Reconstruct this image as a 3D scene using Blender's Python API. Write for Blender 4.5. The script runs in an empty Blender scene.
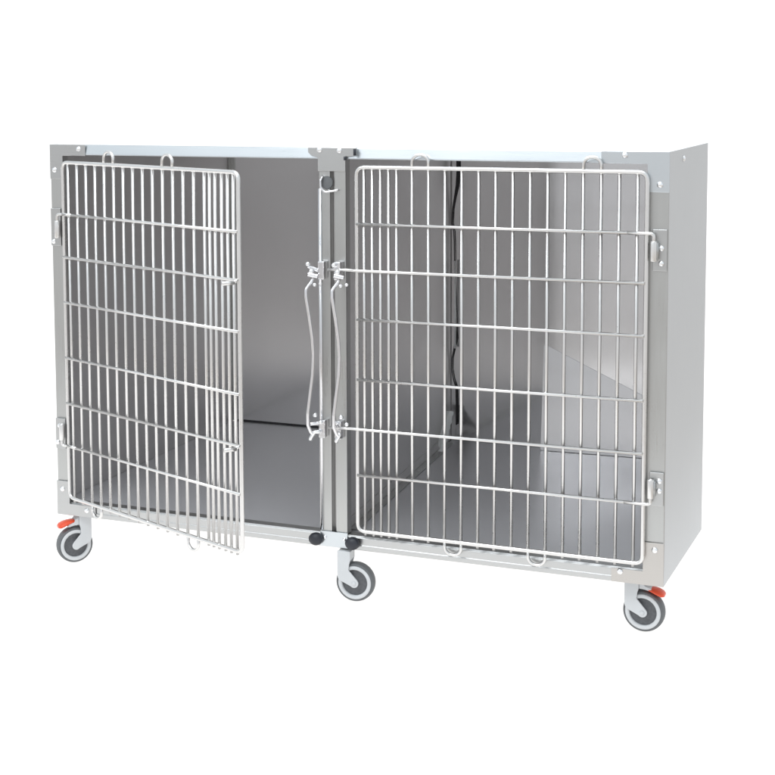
import bpy, bmesh, math, random
from math import radians, sin, cos, pi
from mathutils import Vector, Matrix

random.seed(7)
S = bpy.context.scene
COL = S.collection
H = 0.70           # height of the cage body
W = 1.1409         # width
w = W / 2
D1 = 0.351         # depth of the side panels
D2 = 0.696         # depth of the back wall inside
ZB = 0.092         # underside of the cage above the floor

# ------------------------------------------------------------------ materials
def new_mat(name):
    m = bpy.data.materials.new(name)
    m.use_nodes = True
    nt = m.node_tree
    return m, nt, nt.nodes['Principled BSDF']

def steel(name, col, rough=0.3, brush=(1, 1, 60), var=0.10, bump=0.0, metal=1.0, wave=0.0, rvar=0.12):
    """brushed stainless sheet: fine streaks in gloss and tone, faint oil-canning"""
    m, nt, b = new_mat(name)
    N = nt.nodes.new
    L = nt.links.new
    tc = N('ShaderNodeTexCoord')
    mp = N('ShaderNodeMapping')
    mp.inputs['Scale'].default_value = brush
    L(tc.outputs['Object'], mp.inputs['Vector'])
    n1 = N('ShaderNodeTexNoise')
    n1.inputs['Scale'].default_value = 14
    n1.inputs['Detail'].default_value = 6
    L(mp.outputs['Vector'], n1.inputs['Vector'])
    n2 = N('ShaderNodeTexNoise')
    n2.inputs['Scale'].default_value = 5.0
    n2.inputs['Detail'].default_value = 5
    L(tc.outputs['Object'], n2.inputs['Vector'])
    mix = N('ShaderNodeMix'); mix.data_type = 'RGBA'
    mix.inputs['A'].default_value = (*[c * (1 - var) for c in col], 1)
    mix.inputs['B'].default_value = (*[min(1, c * (1 + var)) for c in col], 1)
    av = N('ShaderNodeMath'); av.operation = 'ADD'
    h1 = N('ShaderNodeMath'); h1.operation = 'MULTIPLY'; h1.inputs[1].default_value = 0.5
    h2 = N('ShaderNodeMath'); h2.operation = 'MULTIPLY'; h2.inputs[1].default_value = 0.5
    L(n1.outputs['Fac'], h1.inputs[0]); L(n2.outputs['Fac'], h2.inputs[0])
    L(h1.outputs[0], av.inputs[0]); L(h2.outputs[0], av.inputs[1])
    L(av.outputs[0], mix.inputs['Factor'])
    L(mix.outputs['Result'], b.inputs['Base Color'])
    mr = N('ShaderNodeMapRange')
    mr.inputs['From Min'].default_value = 0.3; mr.inputs['From Max'].default_value = 0.7
    mr.inputs['To Min'].default_value = max(0.03, rough - rvar); mr.inputs['To Max'].default_value = rough + rvar
    L(av.outputs[0], mr.inputs['Value'])
    L(mr.outputs['Result'], b.inputs['Roughness'])
    b.inputs['Metallic'].default_value = metal
    last = None
    if wave > 0:
        n3 = N('ShaderNodeTexNoise')
        n3.inputs['Scale'].default_value = 3.2
        n3.inputs['Detail'].default_value = 1
        L(tc.outputs['Object'], n3.inputs['Vector'])
        bw = N('ShaderNodeBump')
        bw.inputs['Strength'].default_value = 1.0
        bw.inputs['Distance'].default_value = wave
        L(n3.outputs['Fac'], bw.inputs['Height'])
        last = bw
    if bump > 0:
        bp = N('ShaderNodeBump')
        bp.inputs['Strength'].default_value = bump
        bp.inputs['Distance'].default_value = 0.0005
        L(n1.outputs['Fac'], bp.inputs['Height'])
        if last: L(last.outputs['Normal'], bp.inputs['Normal'])
        last = bp
    if last: L(last.outputs['Normal'], b.inputs['Normal'])
    return m

def plain(name, col, rough=0.5, var=0.15, scale=60, bump=0.15, metal=0.0, spec=0.5):
    m, nt, b = new_mat(name)
    N = nt.nodes.new; L = nt.links.new
    tc = N('ShaderNodeTexCoord')
    n1 = N('ShaderNodeTexNoise')
    n1.inputs['Scale'].default_value = scale
    n1.inputs['Detail'].default_value = 5
    L(tc.outputs['Object'], n1.inputs['Vector'])
    mix = N('ShaderNodeMix'); mix.data_type = 'RGBA'
    mix.inputs['A'].default_value = (*[c * (1 - var) for c in col], 1)
    mix.inputs['B'].default_value = (*[min(1, c * (1 + var)) for c in col], 1)
    L(n1.outputs['Fac'], mix.inputs['Factor'])
    L(mix.outputs['Result'], b.inputs['Base Color'])
    b.inputs['Roughness'].default_value = rough
    b.inputs['Metallic'].default_value = metal
    b.inputs['Specular IOR Level'].default_value = spec
    if bump > 0:
        bp = N('ShaderNodeBump')
        bp.inputs['Strength'].default_value = bump
        bp.inputs['Distance'].default_value = 0.0006
        L(n1.outputs['Fac'], bp.inputs['Height'])
        L(bp.outputs['Normal'], b.inputs['Normal'])
    return m

M = {}
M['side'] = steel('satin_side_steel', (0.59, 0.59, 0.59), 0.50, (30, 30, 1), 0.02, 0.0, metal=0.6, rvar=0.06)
M['top'] = steel('blown_out_top_steel', (0.92, 0.93, 0.94), 0.45, (1, 30, 30), 0.03, 0.05, metal=0.6)  # near-white: overexposed glare put into the steel's colour
M['frame_v'] = steel('brushed_post_steel', (0.50, 0.50, 0.49), 0.34, (40, 40, 1), 0.06, 0.08)
M['frame_h'] = steel('sky_tinted_brushed_steel', (0.63, 0.66, 0.68), 0.30, (1, 60, 60), 0.02, 0.02, rvar=0.04)  # bluish tint puts the sky's reflection into the base colour
M['lower'] = steel('lower_rail_steel', (0.53, 0.53, 0.525), 0.34, (1, 60, 60), 0.03, 0.03, rvar=0.05)
M['bracket_warm'] = steel('warm_bracket_steel', (0.53, 0.505, 0.48), 0.34, (1, 40, 60), 0.10, 0.05)  # slightly beige tone, bottom right bracket only
M['bracket'] = steel('bracket_steel', (0.51, 0.51, 0.505), 0.33, (1, 40, 60), 0.05, 0.05)
M['back'] = steel('back_wall_steel', (0.67, 0.66, 0.665), 0.13, (50, 50, 1), 0.05, 0.06, wave=0.001, rvar=0.04, metal=0.92)
M['inner'] = steel('inner_wall_steel', (0.63, 0.615, 0.612), 0.36, (50, 50, 1), 0.03, 0.04, wave=0.001, rvar=0.05, metal=0.75)
M['tray'] = steel('floor_tray_steel', (0.70, 0.695, 0.715), 0.36, (1, 50, 50), 0.05, 0.06, wave=0.001, rvar=0.07, metal=0.6)
M['wire'] = steel('polished_wire_steel', (0.77, 0.755, 0.74), 0.31, (10, 10, 10), 0.04, 0.0, rvar=0.08)
M['chrome'] = steel('latch_steel', (0.80, 0.79, 0.80), 0.20, (10, 10, 10), 0.08, 0.0, rvar=0.08)
M['rivet'] = steel('rivet_steel', (0.93, 0.93, 0.94), 0.28, (30, 30, 30), 0.03, 0.0)
M['rubber'] = plain('black_rubber', (0.022, 0.024, 0.032), 0.45, 0.3, 90, 0.3)
M['gasket'] = plain('black_gasket_rubber', (0.028, 0.027, 0.030), 0.7, 0.3, 60, 0.2)
M['foam'] = plain('white_sealant_and_trim_gleam', (0.93, 0.95, 0.94), 0.6, 0.05, 80, 0.6)
M['tyre'] = plain('grey_tyre_rubber', (0.125, 0.130, 0.135), 0.55, 0.18, 120, 0.25)
M['hub'] = plain('dark_grey_hub_plastic', (0.095, 0.098, 0.105), 0.55, 0.45, 260, 0.7)
M['rim'] = plain('light_grey_rim_plastic', (0.60, 0.61, 0.62), 0.45, 0.06, 60, 0.1)
M['fork'] = plain('light_grey_fork', (0.58, 0.59, 0.60), 0.42, 0.07, 50, 0.12)
M['red'] = plain('red_orange_plastic', (0.74, 0.075, 0.022), 0.35, 0.10, 40, 0.08)

# white floor and backdrop with added emission, keeps the ground free of shadows
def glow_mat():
    m, nt, b = new_mat('glowing_white_backdrop')
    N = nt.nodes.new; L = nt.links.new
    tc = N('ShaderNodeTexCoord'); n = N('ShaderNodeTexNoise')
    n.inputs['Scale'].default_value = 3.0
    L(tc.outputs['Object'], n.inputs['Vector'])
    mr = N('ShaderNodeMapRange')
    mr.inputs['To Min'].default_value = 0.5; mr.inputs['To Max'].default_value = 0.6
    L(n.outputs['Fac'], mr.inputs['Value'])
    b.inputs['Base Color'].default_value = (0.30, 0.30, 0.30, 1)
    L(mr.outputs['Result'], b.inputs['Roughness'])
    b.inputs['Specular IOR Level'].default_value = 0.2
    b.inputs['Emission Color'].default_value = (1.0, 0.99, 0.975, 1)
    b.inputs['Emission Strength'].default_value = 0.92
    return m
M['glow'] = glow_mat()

# ------------------------------------------------------------------ mesh helpers
def link(name, bm, mat, parent=None, smooth=False, bevel=0.0, loc=(0, 0, 0), seg=2):
    bmesh.ops.recalc_face_normals(bm, faces=bm.faces)
    me = bpy.data.meshes.new(name)
    bm.to_mesh(me); bm.free()
    o = bpy.data.objects.new(name, me)
    COL.objects.link(o)
    me.materials.append(mat)
    if smooth:
        for p in me.polygons: p.use_smooth = True
    if bevel > 0:
        md = o.modifiers.new('bevel', 'BEVEL')
        md.width = bevel; md.segments = seg; md.limit_method = 'ANGLE'
        md.angle_limit = radians(35)
    if parent is not None: o.parent = parent
    o.location = loc
    return o

def box(bm, x0, x1, y0, y1, z0, z1, mat=None):
    v = [bm.verts.new(Vector(p)) for p in ((x0,y0,z0),(x1,y0,z0),(x1,y1,z0),(x0,y1,z0),(x0,y0,z1),(x1,y0,z1),(x1,y1,z1),(x0,y1,z1))]
    if mat is not None:
        for q in v: q.co = mat @ q.co
    for f in ((0,3,2,1),(4,5,6,7),(0,1,5,4),(1,2,6,5),(2,3,7,6),(3,0,4,7)):
        bm.faces.new([v[i] for i in f])

def BX(*a):
    bm = bmesh.new(); box(bm, *a); return bm

def prism(bm, pts, axis, a0, a1):
    """extrude a 2-D outline along an axis: 'y' takes (x,z), 'z' takes (x,y), 'x' takes (y,z)"""
    def P(p, t):
        if axis == 'y': return (p[0], t, p[1])
        if axis == 'z': return (p[0], p[1], t)
        return (t, p[0], p[1])
    A = [bm.verts.new(P(p, a0)) for p in pts]
    B = [bm.verts.new(P(p, a1)) for p in pts]
    n = len(pts)
    bm.faces.new(A); bm.faces.new(B[::-1])
    for i in range(n):
        bm.faces.new([A[i], A[(i+1) % n], B[(i+1) % n], B[i]])

def fillet(pts, r, closed=False, n=5):
    pts = [Vector(p) for p in pts]
    out = []
    N = len(pts)
    for i, p in enumerate(pts):
        if not closed and i in (0, N-1):
            out.append(p); continue
        a = pts[(i-1) % N]; b = pts[(i+1) % N]
        da = (a-p); db = (b-p)
        ang = da.angle(db, pi)
        if ang > radians(175): out.append(p); continue
        t = min(r / math.tan(ang/2), da.length*0.48, db.length*0.48)
        pa = p + da.normalized()*t; pb = p + db.normalized()*t
        for k in range(n+1):
            s = k/n
            out.append((1-s)**2*pa + 2*s*(1-s)*p + s*s*pb)
    return out

def tube(bm, pts, r, closed=False, seg=10, cap=True):
    pts = [Vector(p) for p in pts]
    N = len(pts)
    rings = []
    up = None
    for i, p in enumerate(pts):
        if closed: t = (pts[(i+1) % N] - pts[(i-1) % N])
        else: t = pts[min(i+1, N-1)] - pts[max(i-1, 0)]
        t.normalize()
        if up is None:
            up = Vector((0, 1, 0)) if abs(t.y) < 0.9 else Vector((1, 0, 0))
        u = (up - t*up.dot(t)).normalized()
        v = t.cross(u)
        up = u
        rad = r[i] if isinstance(r, (list, tuple)) else r
        rings.append([bm.verts.new(p + rad*(cos(2*pi*k/seg)*u + sin(2*pi*k/seg)*v)) for k in range(seg)])
    for i in range(N if closed else N-1):
        a = rings[i]; b = rings[(i+1) % N]
        for k in range(seg):
            bm.faces.new([a[k], a[(k+1) % seg], b[(k+1) % seg], b[k]])
    if not closed and cap:
        bm.faces.new(rings[0][::-1]); bm.faces.new(rings[-1])

def lathe(bm, prof, axis='y', centre=(0, 0, 0), seg=48, closed=False):
    """prof: list of (radius, height along axis)"""
    c = Vector(centre)
    rings = []
    for (r, h) in prof:
        ring = []
        if r < 1e-6:
            d = {'y': Vector((0, h, 0)), 'z': Vector((0, 0, h)), 'x': Vector((h, 0, 0))}[axis]
            ring = [bm.verts.new(c + d)]
        else:
            for k in range(seg):
                a = 2*pi*k/seg
                d = {'y': Vector((r*cos(a), h, r*sin(a))), 'z': Vector((r*cos(a), r*sin(a), h)), 'x': Vector((h, r*cos(a), r*sin(a)))}[axis]
                ring.append(bm.verts.new(c + d))
        rings.append(ring)
    n = len(rings)
    for i in range(n if closed else n-1):
        a = rings[i]; b = rings[(i+1) % n]
        if len(a) == 1 and len(b) == 1: continue
        for k in range(seg):
            if len(a) == 1: bm.faces.new([a[0], b[(k+1) % seg], b[k]])
            elif len(b) == 1: bm.faces.new([a[k], a[(k+1) % seg], b[0]])
            else: bm.faces.new([a[k], a[(k+1) % seg], b[(k+1) % seg], b[k]])

def rivet(parent, x, y, z, r=0.0052, name='rivet', off=(0, 0, 0)):
    bm = bmesh.new()
    lathe(bm, [(0, -0.0034), (r*0.45, -0.0031), (r*0.8, -0.0021), (r, -0.0003), (r, 0.0008), (0, 0.0008)], 'y', (x, y, z), 16)
    return link(name, bm, M['rivet'], parent, smooth=True, loc=off)

# ------------------------------------------------------------------ the setting
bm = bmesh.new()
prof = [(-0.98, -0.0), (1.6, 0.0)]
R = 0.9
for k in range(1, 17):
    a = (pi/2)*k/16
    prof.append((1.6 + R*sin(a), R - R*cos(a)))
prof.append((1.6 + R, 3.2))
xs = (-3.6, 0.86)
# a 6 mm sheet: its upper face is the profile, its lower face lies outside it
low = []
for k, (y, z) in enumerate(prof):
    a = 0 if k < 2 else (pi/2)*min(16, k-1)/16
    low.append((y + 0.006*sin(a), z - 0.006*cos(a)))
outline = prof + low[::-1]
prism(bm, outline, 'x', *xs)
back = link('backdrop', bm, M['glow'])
back['kind'] = 'structure'
back['label'] = 'plain white floor curving up into white backdrop, with added glow'

# ------------------------------------------------------------------ the cage
RY = 0.30
cage = bpy.data.objects.new('animal_cage', None)
COL.objects.link(cage)
cage.location = (0, RY, 0)
cage.empty_display_size = 0.2
cage['label'] = 'two compartment stainless steel animal cage on grey casters with left wire door ajar'
cage['category'] = 'cage'
OFF = (0, -RY, ZB)          # cage coordinates: x centre, y from the front plane, z from the underside

def part(name, bm, mat, bevel=0.0, smooth=False, label=None, parent=None, seg=2):
    o = link(name, bm, mat, parent or cage, smooth, bevel, OFF if parent is None else (0, 0, 0), seg)
    if label: o['label'] = label
    return o

XR = 0.485       # the body narrows behind the side panels
SH = 0.0012      # sheet thickness
# outer skin
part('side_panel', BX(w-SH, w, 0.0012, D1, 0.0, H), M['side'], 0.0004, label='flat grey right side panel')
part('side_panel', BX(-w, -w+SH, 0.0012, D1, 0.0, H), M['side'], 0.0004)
bm = bmesh.new()
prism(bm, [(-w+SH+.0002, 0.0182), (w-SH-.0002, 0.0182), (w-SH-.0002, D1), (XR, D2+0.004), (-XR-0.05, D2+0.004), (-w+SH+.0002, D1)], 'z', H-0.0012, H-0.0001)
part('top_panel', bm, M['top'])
bm = bmesh.new()
prism(bm, [(-w+SH+.0002, 0.024), (w-SH-.0002, 0.024), (w-SH-.0002, D1), (XR, D2+0.004), (-XR-0.05, D2+0.004), (-w+SH+.0002, D1)], 'z', 0.0004, 0.0018)
part('underside_panel', bm, M['side'])
bm = bmesh.new()
lathe(bm, [(0, 0.0032), (0.0026, 0.0029), (0.0045, 0.0019), (0.0055, 0.0), (0, 0.0)], 'x', (w, 0.115, 0.684), 16)
part('rivet', bm, M['rivet'], smooth=True)
# inner box
ZF = 0.040
XL = -w + 0.026
bm = bmesh.new()
prism(bm, [(-w+0.004, 0.021), (-w+0.0055, 0.021), (XL+0.0005, D2-0.0012), (XL-0.001, D2-0.0012)], 'z', 0.004, H-0.004)
part('left_inner_wall', bm, M['inner'])
bm = bmesh.new()
prism(bm, [(w-0.0055, 0.021), (w-0.004, 0.021), (w-0.004, D1), (XR-0.002, D2-0.0012), (XR-0.0035, D2-0.0012), (w-0.0055, D1-0.001)], 'z', 0.004, H-0.004)
part('right_inner_wall', bm, M['inner'])
part('back_wall', BX(-XR-0.049, XR-0.001, D2, D2+0.0015, 0.004, H-0.004), M['back'])
part('ceiling_panel', BX(-w+0.006, w-0.09, 0.021, D2-0.0015, H-0.018, H-0.0166), M['inner'])
def tray(pts):
    bm = bmesh.new()
    prism(bm, pts, 'z', ZF-0.0014, ZF)
    for v in bm.verts:          # the trays fall towards the door
        v.co.z -= 0.0152*(1 - (v.co.y-0.0235)/(D2-0.0235))
    part('floor_tray', bm, M['tray'])
tray([(-w+0.0065, 0.0235), (-0.012, 0.0235), (-0.0305, D2-0.0012), (XL+0.001, D2-0.0012)])
tray([(0.013, 0.0235), (w-0.0065, 0.0235), (w-0.0065, D1-0.002), (XR-0.0045, D2-0.0012), (-0.0205, D2-0.0012)])
# leaning plate added low on the right back wall to make a slanted bright patch
bm = bmesh.new()
lo = [(0.183, ZF+0.0006), (0.183, 0.262), (XR-0.008, 0.128), (XR-0.008, ZF+0.0006)]
prism(bm, lo, 'y', D2-0.0014, D2-0.0004)
for v in bm.verts:
    v.co.y -= 0.100*(0.262 - (v.co.x-0.183)*0.134/(XR-0.191) - v.co.z)
part('light_patch_plate', bm, M['back'])
# black joint line between tray and back wall of the left compartment
part('back_seam', BX(XL+0.008, -0.033, D2-0.0035, D2-0.0006, ZF+0.0002, ZF+0.0036), M['gasket'], 0.0008)
# folded corner flange at the back left
bm = bmesh.new()
prism(bm, [(XL+0.001, D2-0.0135), (XL+0.0025, D2-0.0135), (XL+0.0025, D2-0.003), (XL+0.0115, D2-0.003), (XL+0.0115, D2-0.0008), (XL+0.001, D2-0.0008)], 'z', ZF+0.001, H-0.019)
part('corner_flange', bm, M['frame_v'])

# divider between the compartments (slightly out of true towards the back)
bm = bmesh.new()
prism(bm, [(-0.008, 0.021), (0.0115, 0.021), (-0.0220, D2-0.006), (-0.0290, D2-0.006)], 'z', ZF-0.0172, H-0.0185)
div = part('divider_panel', bm, M['inner'])
# foot flange of the divider on the right: a light bent strip
bm = bmesh.new()
prism(bm, [(0.0124, 0.03), (0.0280, 0.03), (-0.0060, D2-0.03), (-0.0210, D2-0.03)], 'z', ZF+0.0008, ZF+0.0022)
for v in bm.verts: v.co.z -= 0.0152*(1 - (v.co.y-0.0235)/(D2-0.0235))
link('foot_flange', bm, M['frame_v'], div)
bm = bmesh.new()
prism(bm, [(0.0118, 0.03), (0.0128, 0.03), (-0.0200, D2-0.03), (-0.0210, D2-0.03)], 'z', ZF+0.0026, ZF+0.020)
for v in bm.verts: v.co.z -= 0.0152*(1 - (v.co.y-0.0235)/(D2-0.0235))
link('foot_flange', bm, M['inner'], div)
# wavy rubber seal, loose from its edge, a bright edge trim and a torn piece of white sealant
bm = bmesh.new()
pts = []; rad = []
wav = [(0.662, 0.0, 4), (0.645, 0.002, 6), (0.620, 0.003, 6.5), (0.590, 0.000, 5), (0.565, -0.006, 3), (0.540, -0.011, 2.4), (0.510, -0.013, 2.2), (0.490, -0.008, 2), (0.470, -0.007, 2), (0.40, -0.006, 1.8), (0.34, -0.004, 1.8), (0.29, -0.002, 1.8), (0.262, -0.001, 3.4), (0.244, -0.006, 2.6), (0.220, -0.012, 2.0), (0.195, -0.013, 2.0), (0.172, -0.008, 2.2), (0.155, -0.001, 3.2), (0.12, 0.000, 3.4), (0.06, 0.000, 3)]
for z, dx, rr in wav:
    pts.append((-0.0075+dx*0.85, D2-0.0045, z)); rad.append(max(1.1, rr*0.6)*0.001)
pts2 = []; rad2 = []
for i in range(len(pts)-1):
    for k in range(4):
        s = k/4
        pts2.append(Vector(pts[i]).lerp(Vector(pts[i+1]), s)); rad2.append(rad[i]*(1-s)+rad[i+1]*s)
tube(bm, pts2, rad2, seg=8)
link('rubber_seal', bm, M['gasket'], div, smooth=True)
link('edge_trim', BX(-0.0108, -0.0078, D2-0.0125, D2-0.0085, 0.242, 0.430), M['foam'], div, 0.0006)  # metal trim coloured white, its gleam put into the colour
bm = bmesh.new()
rng = random.Random(3)
n = 15
front = []
for i in range(n):
    q = i/(n-1)
    z = 0.110 - q*0.068
    y = D2-0.034 - 0.085*q**1.2
    c = -0.0115 - 0.003*sin(q*5) + 0.0035*(y-(D2-0.026))/(-0.075)
    wd = 0.0060 + 0.0100*sin(pi*min(1, q*0.9+0.16))*(0.7+0.5*rng.random())
    a_ = c-wd+0.004*(rng.random()-.5); b_ = c+wd*0.7
    front.append([bm.verts.new(p_) for p_ in ((a_, y, z), ((a_+b_)/2, y-0.003-0.002*rng.random(), z+0.001), (b_, y, z), ((a_+b_)/2, y+0.003, z))])
for A_, B_ in zip(front, front[1:]):
    for k in range(4): bm.faces.new([A_[k], A_[(k+1) % 4], B_[(k+1) % 4], B_[k]])
bm.faces.new(front[0]); bm.faces.new(front[-1])
link('sealant', bm, M['foam'], div, bevel=0.0005)
# ceiling clip above the seal
part('clip', BX(-0.022, -0.006, D2-0.02, D2-0.004, H-0.045, H-0.0185), M['frame_h'], 0.001)

# ------------------------------------------------------------------ front frame
# right and left corner posts, folded sheet
PR0 = 0.5385; PL0 = -0.5450
rail_t = 0.0190
def post(x0, x1, y0=0.0, y1=0.020, z0=0.0255, z1=H-rail_t-0.0005):
    return BX(x0, x1, y0, y1, z0, z1)
part('post', post(PR0, w-0.0002), M['frame_v'], 0.0012)
part('post', post(-w+0.0002, PL0), M['frame_v'], 0.0012)
# inner returns of the posts (dark reveal beside the door)
# twin centre posts with a slot between
cp = part('centre_post', post(-0.0283, -0.0075), M['frame_v'], 0.0014)
link('edge_bead', BX(-0.0290, -0.0235, -0.0025, -0.0002, 0.03, H-0.07), M['chrome'], cp, 0.0009)
cp2 = part('centre_post', post(0.0000, 0.0215), M['frame_v'], 0.0014)
part('slot_strip', BX(-0.0072, -0.0003, 0.014, 0.018, 0.026, H-0.020), M['inner'])
# rails
bm = bmesh.new()
prism(bm, [(0.0, H-rail_t), (0.0, H-rail_t+0.002), (0.0030, H-0.0012), (0.0042, H), (0.018, H), (0.018, H-rail_t)], 'x', -w+0.0002, w-0.0002)
part('top_rail', bm, M['frame_h'], 0.0006)
bm = bmesh.new()
prism(bm, [(0.0, 0.0095), (-0.0012, 0.0085), (-0.0012, 0.0010), (0.0, 0.0), (0.0225, 0.0), (0.0225, 0.025), (0.0035, 0.025), (0.0, 0.0215)], 'x', -w+0.0002, w-0.0002)
part('bottom_rail', bm, M['lower'], 0.0005)

def bracket(pts, y0, y1, name='corner_bracket', mat='bracket', riv=(), label=None):
    bm = bmesh.new(); prism(bm, pts, 'y', y0, y1)
    o = part(name, bm, M[mat], 0.0009, label=label)
    for (x, z) in riv: rivet(o, x, y0, z)
    return o
yb0, yb1 = -0.0016, -0.0002
# top left, bottom left, top right, bottom right
bracket([(-w-.0002, H+.0005), (-0.494, H+.0005), (-0.494, H-0.0205), (-0.5430, H-0.0205), (-0.5430, H-0.064), (-w-.0002, H-0.064)], yb0, yb1, riv=[(-0.508, H-0.008), (-0.5605, H-0.047)])
bracket([(-w-.0002, 0.0006), (-0.487, 0.0006), (-0.487, 0.023), (-0.5430, 0.023), (-0.5430, 0.066), (-w-.0002, 0.066)], -0.0032, -0.0018, riv=[(-0.506, 0.0135), (-0.5580, 0.0500)])
bracket([(w+.0002, H+.0005), (0.462, H+.0005), (0.462, H-0.0195), (0.5360, H-0.0195), (0.5360, H-0.064), (w+.0002, H-0.064)], yb0, yb1, mat='frame_h', riv=[(0.500, H-0.006), (0.5560, H-0.052)])
bracket([(w+.0002, 0.0006), (0.486, 0.0006), (0.486, 0.0235), (0.5370, 0.0235), (0.5370, 0.072), (w+.0002, 0.072)], -0.0032, -0.0018, mat='bracket_warm', riv=[(0.5005, 0.0185), (0.5560, 0.0600)])
# centre bracket: a T across the top
b = bracket([(-0.0470, H+.0012), (0.0430, H+.0012), (0.0430, H-0.0120), (0.0225, H-0.0150), (0.0225, H-0.040), (-0.0290, H-0.040), (-0.0290, H-0.0165), (-0.0420, H-0.0130), (-0.0470, H-0.0080)], -0.0034, yb1, name='centre_bracket', riv=[(-0.0255, H-0.0035), (0.0115, H-0.0045)])
link('end_shadow', BX(0.0400, 0.0428, -0.0105, -0.0036, H-0.012, H-0.001), M['rubber'], b, 0.0006)  # black strip standing in for the shadow at the bracket's right end
link('dark_screw', BX(0.0205, 0.0245, -0.0062, -0.0036, H-0.0205, H-0.0145), M['rubber'], b, 0.0006)
# bottom plate over the centre joint
bracket([(-0.0290, 0.0010), (0.0230, 0.0010), (0.0230, 0.0285), (-0.0290, 0.0285)], -0.0030, -0.0016, name='centre_plate', mat='frame_h', riv=[])
# cable ring high on the centre posts
bm = bmesh.new()
pts = fillet([(-0.0195, -0.003, H-0.048), (-0.0225, -0.007, H-0.056), (-0.0215, -0.008, H-0.068), (-0.0145, -0.008, H-0.0755), (0.006, -0.0055, H-0.0725), (0.009, -0.002, H-0.0715)], 0.006)
tube(bm, pts, 0.0020, seg=8)
rg = part('wire_ring', bm, M['chrome'], smooth=True)
bm = bmesh.new()
lathe(bm, [(0, -0.0022), (0.0105, -0.0020), (0.0115, 0.0), (0, 0.0)], 'y', (-0.0130, -0.0005, H-0.060), 24)
part('grommet', bm, M['tyre'], smooth=False)

# rubber bumpers on the lower rail
for (x, z) in ((-0.0355, 0.0135), (0.0335, 0.0130)):
    bm = bmesh.new()
    lathe(bm, [(0, -0.0155), (0.005, -0.0152), (0.0098, -0.0132), (0.0126, -0.0095), (0.0131, -0.0050), (0.0118, -0.0020), (0.0118, 0.0), (0, 0.0)], 'y', (x, -0.0013, z), 32)
    for v in bm.verts: v.co.z = z + (v.co.z - z)*0.86
    bp = part('bumper', bm, M['rubber'], smooth=True)
    sx = x + (0.0160 if x < 0 else -0.0165)
    rivet(bp, sx, -0.0030, z+0.004, 0.0034, 'screw')

# ------------------------------------------------------------------ wire doors
ROWS = [0.572, 0.4925, 0.408, 0.304, 0.218, 0.137]
ZT, ZBOT = 0.668, 0.0375
def door(s, hx, us, uf, top_loops, bot_loops, latch_ext):
    """local coordinates: origin on the hinge wire, +x away from the hinge for s = 1"""
    bm = bmesh.new()
    # outer frame
    tube(bm, fillet([(0, 0, ZBOT), (s*uf, 0, ZBOT), (s*uf, 0, ZT), (0, 0, ZT)], 0.014, True), 0.0036, True, 10)
    inloop = {}
    for (a, b_) in top_loops: inloop[('t', a)] = 1; inloop[('t', b_)] = 1
    for (a, b_) in bot_loops: inloop[('b', a)] = 1; inloop[('b', b_)] = 1
    rv = 0.0028
    yv = 0.0006
    for k, u in enumerate(us, 1):
        z0 = ZBOT - (0.0060 if ('b', k) not in inloop else 0.0)
        z1 = ZT + 0.0012
        jx = random.uniform(-0.0006, 0.0006)
        tube(bm, [(s*u+jx, yv, z0), (s*u-jx*.5, yv, (z0+z1)/2), (s*u, yv, z1)], rv, False, 8)
    for z in ROWS:
        if z in (ROWS[1], ROWS[4]): continue
        tube(bm, [(s*0.002, -0.0042, z), (s*(uf*0.5), -0.0042, z+random.uniform(-.0008, .0008)), (s*(uf-0.001), -0.0042, z)], 0.0027, False, 8)
    wr = random.Random(11)
    def bead(x, y, z, r):
        bmesh.ops.create_icosphere(bm, subdivisions=1, radius=r, matrix=Matrix.Translation((x, y, z)) @ Matrix.Diagonal((1.1, 0.8, 0.9, 1)))
    for u in us:
        for z in ROWS:
            bead(s*u+wr.uniform(-.0006, .0006), -0.0016, z+wr.uniform(-.001, .001), wr.uniform(0.0026, 0.0034))
        bead(s*u, -0.0004, ZBOT+wr.uniform(-.0008, .0012), wr.uniform(0.0036, 0.0042))
        bead(s*u, -0.0004, ZT-0.0015, wr.uniform(0.0034, 0.0040))
    loops = []
    def U(a, b_, z, d):
        lb = bmesh.new()
        xa, xb = s*us[a-1], s*us[b_-1]
        r = abs(xb-xa)/2; c = (xa+xb)/2; hh = 0.023
        pts = [(xa, yv, z)]
        for i in range(13):
            t = pi*i/12
            pts.append((c - (xb-xa)/2*cos(t), yv, z + d*(hh - r*0.9 + r*0.9*sin(t))))
        pts.append((xb, yv, z))
        tube(lb, pts, rv, False, 8); loops.append(lb)
    for (a, b_) in top_loops: U(a, b_, ZT, 1)
    for (a, b_) in bot_loops: U(a, b_, ZBOT, -1)
    return bm, loops

US_R = [0.0153+0.02905*k for k in range(14)] + [0.4205, 0.4350, 0.4497, 0.4644, 0.4793]
US_L = [0.0153+0.02784*k for k in range(15)] + [0.4185, 0.4325, 0.4490, 0.4640, 0.4785]
UF = 0.4925
DY = -0.0098
def make_door(s, hx, ang, us, tl, bl, label):
    bm, loops = door(s, hx, us, UF, tl, bl, None)
    d = link('wire_door', bm, M['wire'], cage, smooth=True)
    d.location = (hx, OFF[1]+DY, ZB)
    d.rotation_euler = (0, 0, ang)
    d['label'] = label
    for lb in loops: link('loop', lb, M['wire'], d, smooth=True)
    return d
dr = make_door(-1, 0.5378, 0.0, US_R, [(3, 4), (13, 14)], [(6, 7), (11, 12)], 'closed wire door latched shut')
ANG = radians(-22.8)
dl = make_door(1, -0.5378, ANG, US_L, [(5, 6), (11, 12)], [(3, 4), (13, 14)], 'open wire door swung outward')

def tube_obj(name, pts, r, mat, parent, fr=0.006, seg=10):
    bm = bmesh.new(); tube(bm, fillet(pts, fr), r, False, seg)
    return link(name, bm, M[mat], parent, smooth=True)
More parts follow.
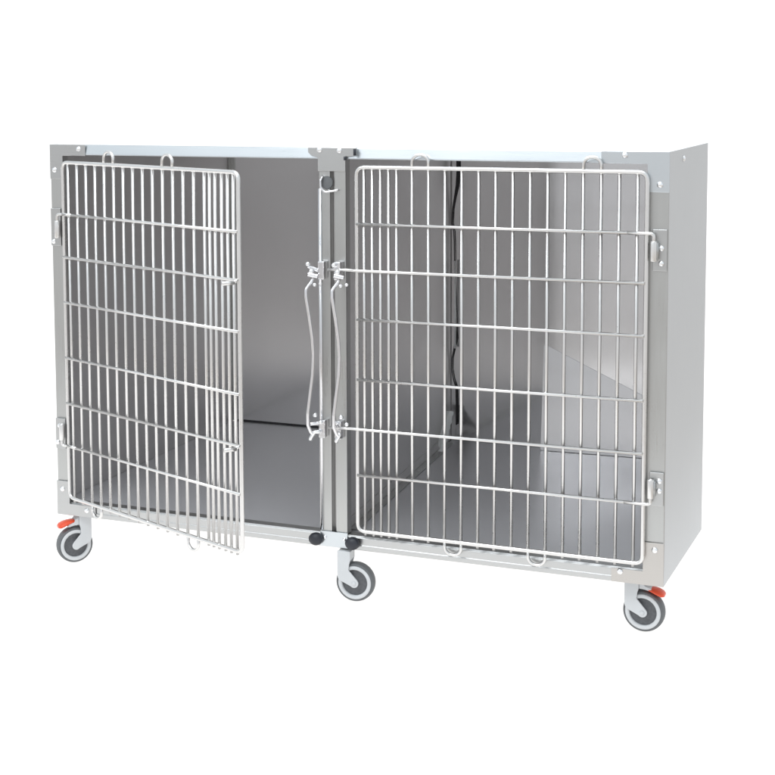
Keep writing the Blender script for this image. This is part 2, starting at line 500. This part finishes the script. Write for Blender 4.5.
# rows that run on into hinges or latches
for z in (ROWS[1], ROWS[4]):
    tube_obj('latch_bar', [(-0.002, -0.0042, z), (-UF-0.004, -0.0042, z-.0005), (-UF-0.012, -0.0085, z+0.0005), (-UF-0.049, -0.0115, z)], 0.0027, 'wire', dr)
    tube_obj('latch_bar', [(0.002, -0.0042, z), (UF-0.006, -0.0042, z), (UF+0.002, -0.006, z+0.0012), (UF+0.001, -0.013, z-0.002)], 0.0027, 'wire', dl)
    tube_obj('latch_bar', [(UF+0.001, -0.0125, z-0.003), (UF-0.004, -0.034, z-0.0025)], 0.0036, 'wire', dl)
# hinge wires at the fixed side of each door (right door mirrored)
for dd, s in ((dr, -1), (dl, 1)):
    for z, up in ((ROWS[0], -1), (ROWS[5], 1)):
        # the pin: out past the frame, then turned into the knuckle
        ca, sa = (1, 0) if s < 0 else (cos(-ANG), sin(-ANG))
        def loc(x, y):      # cage-plane direction into door coordinates
            return (x*ca - y*sa, x*sa + y*ca)
        pts = [(s*0.03, -0.0042, z)]
        for (x, y) in ((0.0, -0.0042), (0.012, -0.004)):
            q = loc(-s*x, y); pts.append((q[0], q[1], z))
        q = loc(-s*0.012, -0.004); pts.append((q[0], q[1], z+up*0.034))
        tube_obj('hinge_pin', pts, 0.0028, 'wire', dd, 0.007)

def hinge_plate(x0, x1, xk, z0, z1, kz0, kz1, riv):
    bm = bmesh.new()
    s = 1 if x1 > 0 else -1
    box(bm, x0, x1, -0.0046, -0.0022, z0, z1)
    o = part('hinge_plate', bm, M['bracket'], 0.0009)
    for (x, z) in riv: rivet(o, x, -0.0046, z, 0.0048)
    bm = bmesh.new()
    lathe(bm, [(0.0030, kz0), (0.0046, kz0), (0.0050, kz0+0.001), (0.0050, kz1-0.001), (0.0046, kz1), (0.0030, kz1)], 'z', (xk, -0.0140, 0), 18, True)
    link('knuckle', bm, M['wire'], o, smooth=True)
    link('knuckle_leaf', BX(min(xk, xk+s*0.007), max(xk, xk+s*0.007), -0.0128, -0.0048, kz0+0.003, kz1-0.003), M['bracket'], o, 0.0006)
XKR = 0.5378 + 0.012; XKL = -0.5378 - 0.012
hinge_plate(0.5460, 0.5690, XKR, 0.512, 0.578, 0.528, 0.560, [(0.5600, 0.548), (0.5600, 0.524)])
hinge_plate(0.5460, 0.5690, XKR, 0.133, 0.188, 0.147, 0.178, [(0.5620, 0.158), (0.5620, 0.174)])
hinge_plate(-0.5695, -0.5480, XKL, 0.512, 0.582, 0.528, 0.560, [(-0.5635, 0.520)])
hinge_plate(-0.5695, -0.5480, XKL, 0.128, 0.186, 0.147, 0.178, [(-0.5600, 0.172), (-0.5650, 0.140)])

# ------------------------------------------------------------------ bow latches on the centre posts
def latch(xo, xp):
    """xo: x of the rod, xp: x of the post it is fixed to"""
    bm = bmesh.new()
    rod = [(xo+0.009, -0.020, 0.480), (xo+0.0075, -0.024, 0.472), (xo+0.0005, -0.034, 0.4585), (xo+0.001, -0.035, 0.446), (xo+0.0055, -0.033, 0.415), (xo+0.010, -0.030, 0.375), (xo+0.0115, -0.029, 0.345), (xo+0.010, -0.030, 0.310), (xo+0.006, -0.032, 0.275), (xo+0.0025, -0.034, 0.243), (xo+0.002, -0.033, 0.222), (xo+0.006, -0.028, 0.207), (xo+0.010, -0.022, 0.203)]
    tube(bm, fillet(rod, 0.01, n=3), 0.0030, False, 10)
    o = part('bow_latch', bm, M['chrome'], smooth=True)
    for zc, sg in ((0.487, 1), (0.216, -1)):
        bm = bmesh.new()
        box(bm, xp-0.0062, xp+0.0062, -0.0185, -0.0004, zc-0.016+sg*.003, zc+0.016+sg*.003)
        c = link('clamp', bm, M['chrome'], o, bevel=0.0022, seg=3)
    # small pivots, pins and ball screws
    def pin(name, a, b, r, caps=True):
        bm = bmesh.new(); tube(bm, [a, b], r, False, 12)
        link(name, bm, M['chrome'], o, bevel=0.0006)
    def ball(x, y, z, r):
        bm = bmesh.new()
        bmesh.ops.create_uvsphere(bm, u_segments=14, v_segments=9, radius=r, matrix=Matrix.Translation((x, y, z)))
        link('screw_head', bm, M['rivet'], o, smooth=True)
    pin('pivot_pin', (xo-0.001, -0.022, 0.497), (xp, -0.012, 0.486), 0.0034)
    pin('pivot_pin', (xo+0.002, -0.030, 0.484), (xo+0.017, -0.022, 0.480), 0.0040)
    ball(xo+0.000, -0.024, 0.501, 0.0042)
    ball(xo+0.013, -0.025, 0.466, 0.0036)
    ball(xo+0.0225, -0.022, 0.468, 0.0034)
    ball(xo+0.0075, -0.026, 0.489, 0.0046)
    pin('pivot_pin', (xo+0.003, -0.026, 0.222), (xp, -0.012, 0.224), 0.0034)
    ball(xo+0.011, -0.022, 0.238, 0.0042)
    ball(xo+0.021, -0.021, 0.226, 0.0038)
    bm = bmesh.new()
    tube(bm, fillet([(xp-0.001, -0.021, 0.209), (xo+0.010, -0.024, 0.2085), (xo+0.004, -0.026, 0.198), (xo+0.0035, -0.0255, 0.194)], 0.004), 0.0034, False, 10)
    link('hook', bm, M['rivet'], o, smooth=True)
latch(-0.0400, -0.0185)
latch(0.0085, 0.0115)

# ------------------------------------------------------------------ casters
WR = 0.0345; WW = 0.020
def make_caster(x, y, rot, brake, trail=0.017, label=None, drop=0.0):
    """local: pivot on z axis, floor at z = 0, wheel trails towards +x, its face looks towards -y"""
    hx = WW/2
    fork = bmesh.new()
    r = 0.0080
    cz = WR
    # cheek outline: broad stem, then a rounded arm reaching the axle
    dirv = Vector((trail+0.010, -0.030)).normalized()
    nrm = Vector((-dirv.y, dirv.x))
    top = ZB - 0.0012
    end = Vector((trail, cz))
    pts = [(-0.013, top), (-0.013, 0.046), (-0.0105, 0.039)]
    a0 = math.atan2(-nrm.y, -nrm.x)
    for k in range(9):
        a = a0 + pi*k/8
        pts.append((end.x + r*cos(a), end.y + r*sin(a)))
    elbow = end + nrm*r - dirv*0.0235
    pts += [(elbow.x, elbow.y), (0.0085, 0.0675), (0.0105, 0.074), (0.0105, top)]
    for (ya, yb) in ((-hx-0.0052, -hx-0.0020), (hx+0.0020, hx+0.0052)):
        prism(fork, pts, 'y', ya, yb)
    box(fork, -0.0129, 0.0104, -hx-0.0021, hx+0.0021, 0.0735, top-0.001)
    if brake:
        crown = [(0.0103, top-0.0015), (0.0103, 0.0735), (0.020, 0.0728), (0.030, 0.0705), (0.0330, 0.0720), (0.0290, 0.0765), (0.020, 0.0790), (0.0150, 0.0850)]
        prism(fork, crown, 'y', -hx-0.0018, hx+0.0018)
    f = link('caster', fork, M['fork'], cage, bevel=0.0011, seg=3)
    f.location = (x, y-RY, 0); f.rotation_euler = (0, 0, rot)
    if label: f['label'] = label
    bm = bmesh.new()
    lathe(bm, [(0.0296, -hx), (0.0318, -hx+0.0003), (0.0334, -hx+0.0020), (0.0342, -hx+0.0050), (WR, -hx+0.0085), (WR, hx-0.0085), (0.0342, hx-0.0050), (0.0334, hx-0.0020), (0.0318, hx-0.0003), (0.0296, hx)], 'y', (trail, 0, WR), 56, True)
    link('tyre', bm, M['tyre'], f, smooth=True)
    bm = bmesh.new()
    lathe(bm, [(0.0226, -hx+0.0016), (0.0233, -hx-0.0010), (0.0288, -hx-0.0012), (0.0299, -hx+0.0006), (0.0299, hx-0.0006), (0.0288, hx+0.0012), (0.0233, hx+0.0010), (0.0226, hx-0.0016)], 'y', (trail, 0, WR), 56, True)
    link('rim', bm, M['rim'], f, smooth=True)
    bm = bmesh.new()
    lathe(bm, [(0, -hx-0.0006), (0.0080, -hx-0.0004), (0.0095, -hx+0.0016), (0.0150, -hx+0.0030), (0.0229, -hx+0.0028), (0.0229, hx-0.0028), (0.0150, hx-0.0030), (0.0095, hx-0.0016), (0.0080, hx+0.0004), (0, hx+0.0006)], 'y', (trail, 0, WR), 40)
    link('hub', bm, M['hub'], f, smooth=False)
    bm = bmesh.new()
    lathe(bm, [(0, -hx-0.0068), (0.0032, -hx-0.0066), (0.0040, -hx-0.0056), (0.0040, -hx-0.0050), (0, -hx-0.0050)], 'y', (trail, 0, WR), 20)
    link('axle_bolt', bm, M['fork'], f, smooth=True)
    if brake:
        # tongue-shaped pedal, wider and drooping towards the tip
        bm = bmesh.new()
        ring = []
        st = [(0.014, 0.0805, 0.0060, 0.0020), (0.021, 0.0800, 0.0085, 0.0030), (0.030, 0.0780, 0.0105, 0.0042), (0.038, 0.0755, 0.0118, 0.0052), (0.0445, 0.0730, 0.0105, 0.0050), (0.0480, 0.0715, 0.0060, 0.0030)]
        st = [(a_+drop*0.35, b_-drop, c_+0.003, d_) for (a_, b_, c_, d_) in st]
        for (px, pz, hw, ht) in st:
            ring.append([bm.verts.new((px, hw*cos(2*pi*k/14), pz + ht*sin(2*pi*k/14))) for k in range(14)])
        for a, b_ in zip(ring, ring[1:]):
            for k in range(14): bm.faces.new([a[k], a[(k+1) % 14], b_[(k+1) % 14], b_[k]])
        bm.faces.new(ring[0]); bm.faces.new(ring[-1])
        link('brake_pedal', bm, M['red'], f, smooth=True)
    return f
def wheel_az(deg): return radians(deg)
make_caster(-0.531, 0.022, pi + radians(48), True, label='braked caster with red brake pedal')
make_caster(0.0185, 0.003, radians(6), False)
make_caster(0.5140, 0.046, radians(-3), True, drop=0.0065, label='braked caster with red brake pedal')

# ------------------------------------------------------------------ light
wd = bpy.data.worlds.new('World')
S.world = wd
wd.use_nodes = True
nt = wd.node_tree
bg = nt.nodes['Background']
tc = nt.nodes.new('ShaderNodeTexCoord')
sep = nt.nodes.new('ShaderNodeSeparateXYZ')
nt.links.new(tc.outputs['Generated'], sep.inputs[0])
ramp = nt.nodes.new('ShaderNodeValToRGB')
e = ramp.color_ramp.elements
e[0].position = 0.34; e[0].color = (0.68, 0.64, 0.59, 1)
e[1].position = 0.66; e[1].color = (0.84, 0.91, 0.96, 1)
e2 = ramp.color_ramp.elements.new(0.46); e2.color = (0.82, 0.83, 0.85, 1)
mp = nt.nodes.new('ShaderNodeMapRange')
mp.inputs['From Min'].default_value = -1
mp.inputs['From Max'].default_value = 1
nt.links.new(sep.outputs['Z'], mp.inputs['Value'])
nt.links.new(mp.outputs['Result'], ramp.inputs['Fac'])
nt.links.new(ramp.outputs['Color'], bg.inputs['Color'])
bg.inputs['Strength'].default_value = 1.0

def area(name, loc, target, size, power, col=(1, 1, 1)):
    l = bpy.data.lights.new(name, 'AREA')
    l.shape = 'RECTANGLE'; l.size, l.size_y = size
    l.energy = power; l.color = col
    o = bpy.data.objects.new(name, l); COL.objects.link(o)
    o.location = loc
    o.rotation_euler = (Vector(target)-Vector(loc)).to_track_quat('-Z', 'Y').to_euler()
    return o
area('key_softbox', (-0.9, -2.2, 2.7), (0, 0.2, 0.4), (1.6, 1.2), 45, (0.95, 0.98, 1.0))
area('top_softbox', (0.2, -0.2, 2.9), (0.1, 0.2, 0.6), (2.0, 1.2), 30, (0.93, 0.97, 1.0))

# ------------------------------------------------------------------ camera
F, CX, CY, YAW, PIT, ROL = 1577.8659, 310.2245, 230.9292, 0.4121, 0.0970, -0.0073
cam = bpy.data.cameras.new('camera')
co = bpy.data.objects.new('camera', cam)
COL.objects.link(co)
f_ = Vector((-sin(YAW)*cos(PIT), cos(YAW)*cos(PIT), -sin(PIT)))
r_ = Vector((cos(YAW), sin(YAW), 0))
u_ = r_.cross(f_)
r2 = r_*cos(ROL) + u_*sin(ROL)
u2 = -r_*sin(ROL) + u_*cos(ROL)
mat = Matrix(((r2.x, u2.x, -f_.x, 1.0428), (r2.y, u2.y, -f_.y, -2.4890), (r2.z, u2.z, -f_.z, 0.8202+ZB), (0, 0, 0, 1)))
co.matrix_world = mat
cam.sensor_width = 36
cam.lens = F/775*36
cam.shift_x = (387.5-CX)/775
cam.shift_y = -(387.5-CY)/775
cam.clip_start = 0.01
cam.clip_end = 100
S.camera = co
S.render.engine = 'CYCLES'
S.cycles.use_denoising = True
S.cycles.max_bounces = 12
S.cycles.glossy_bounces = 8
S.view_settings.view_transform = 'Standard'
S.view_settings.look = 'None'
S.view_settings.exposure = 0.0
S.view_settings.gamma = 1.0
S.render.film_transparent = False
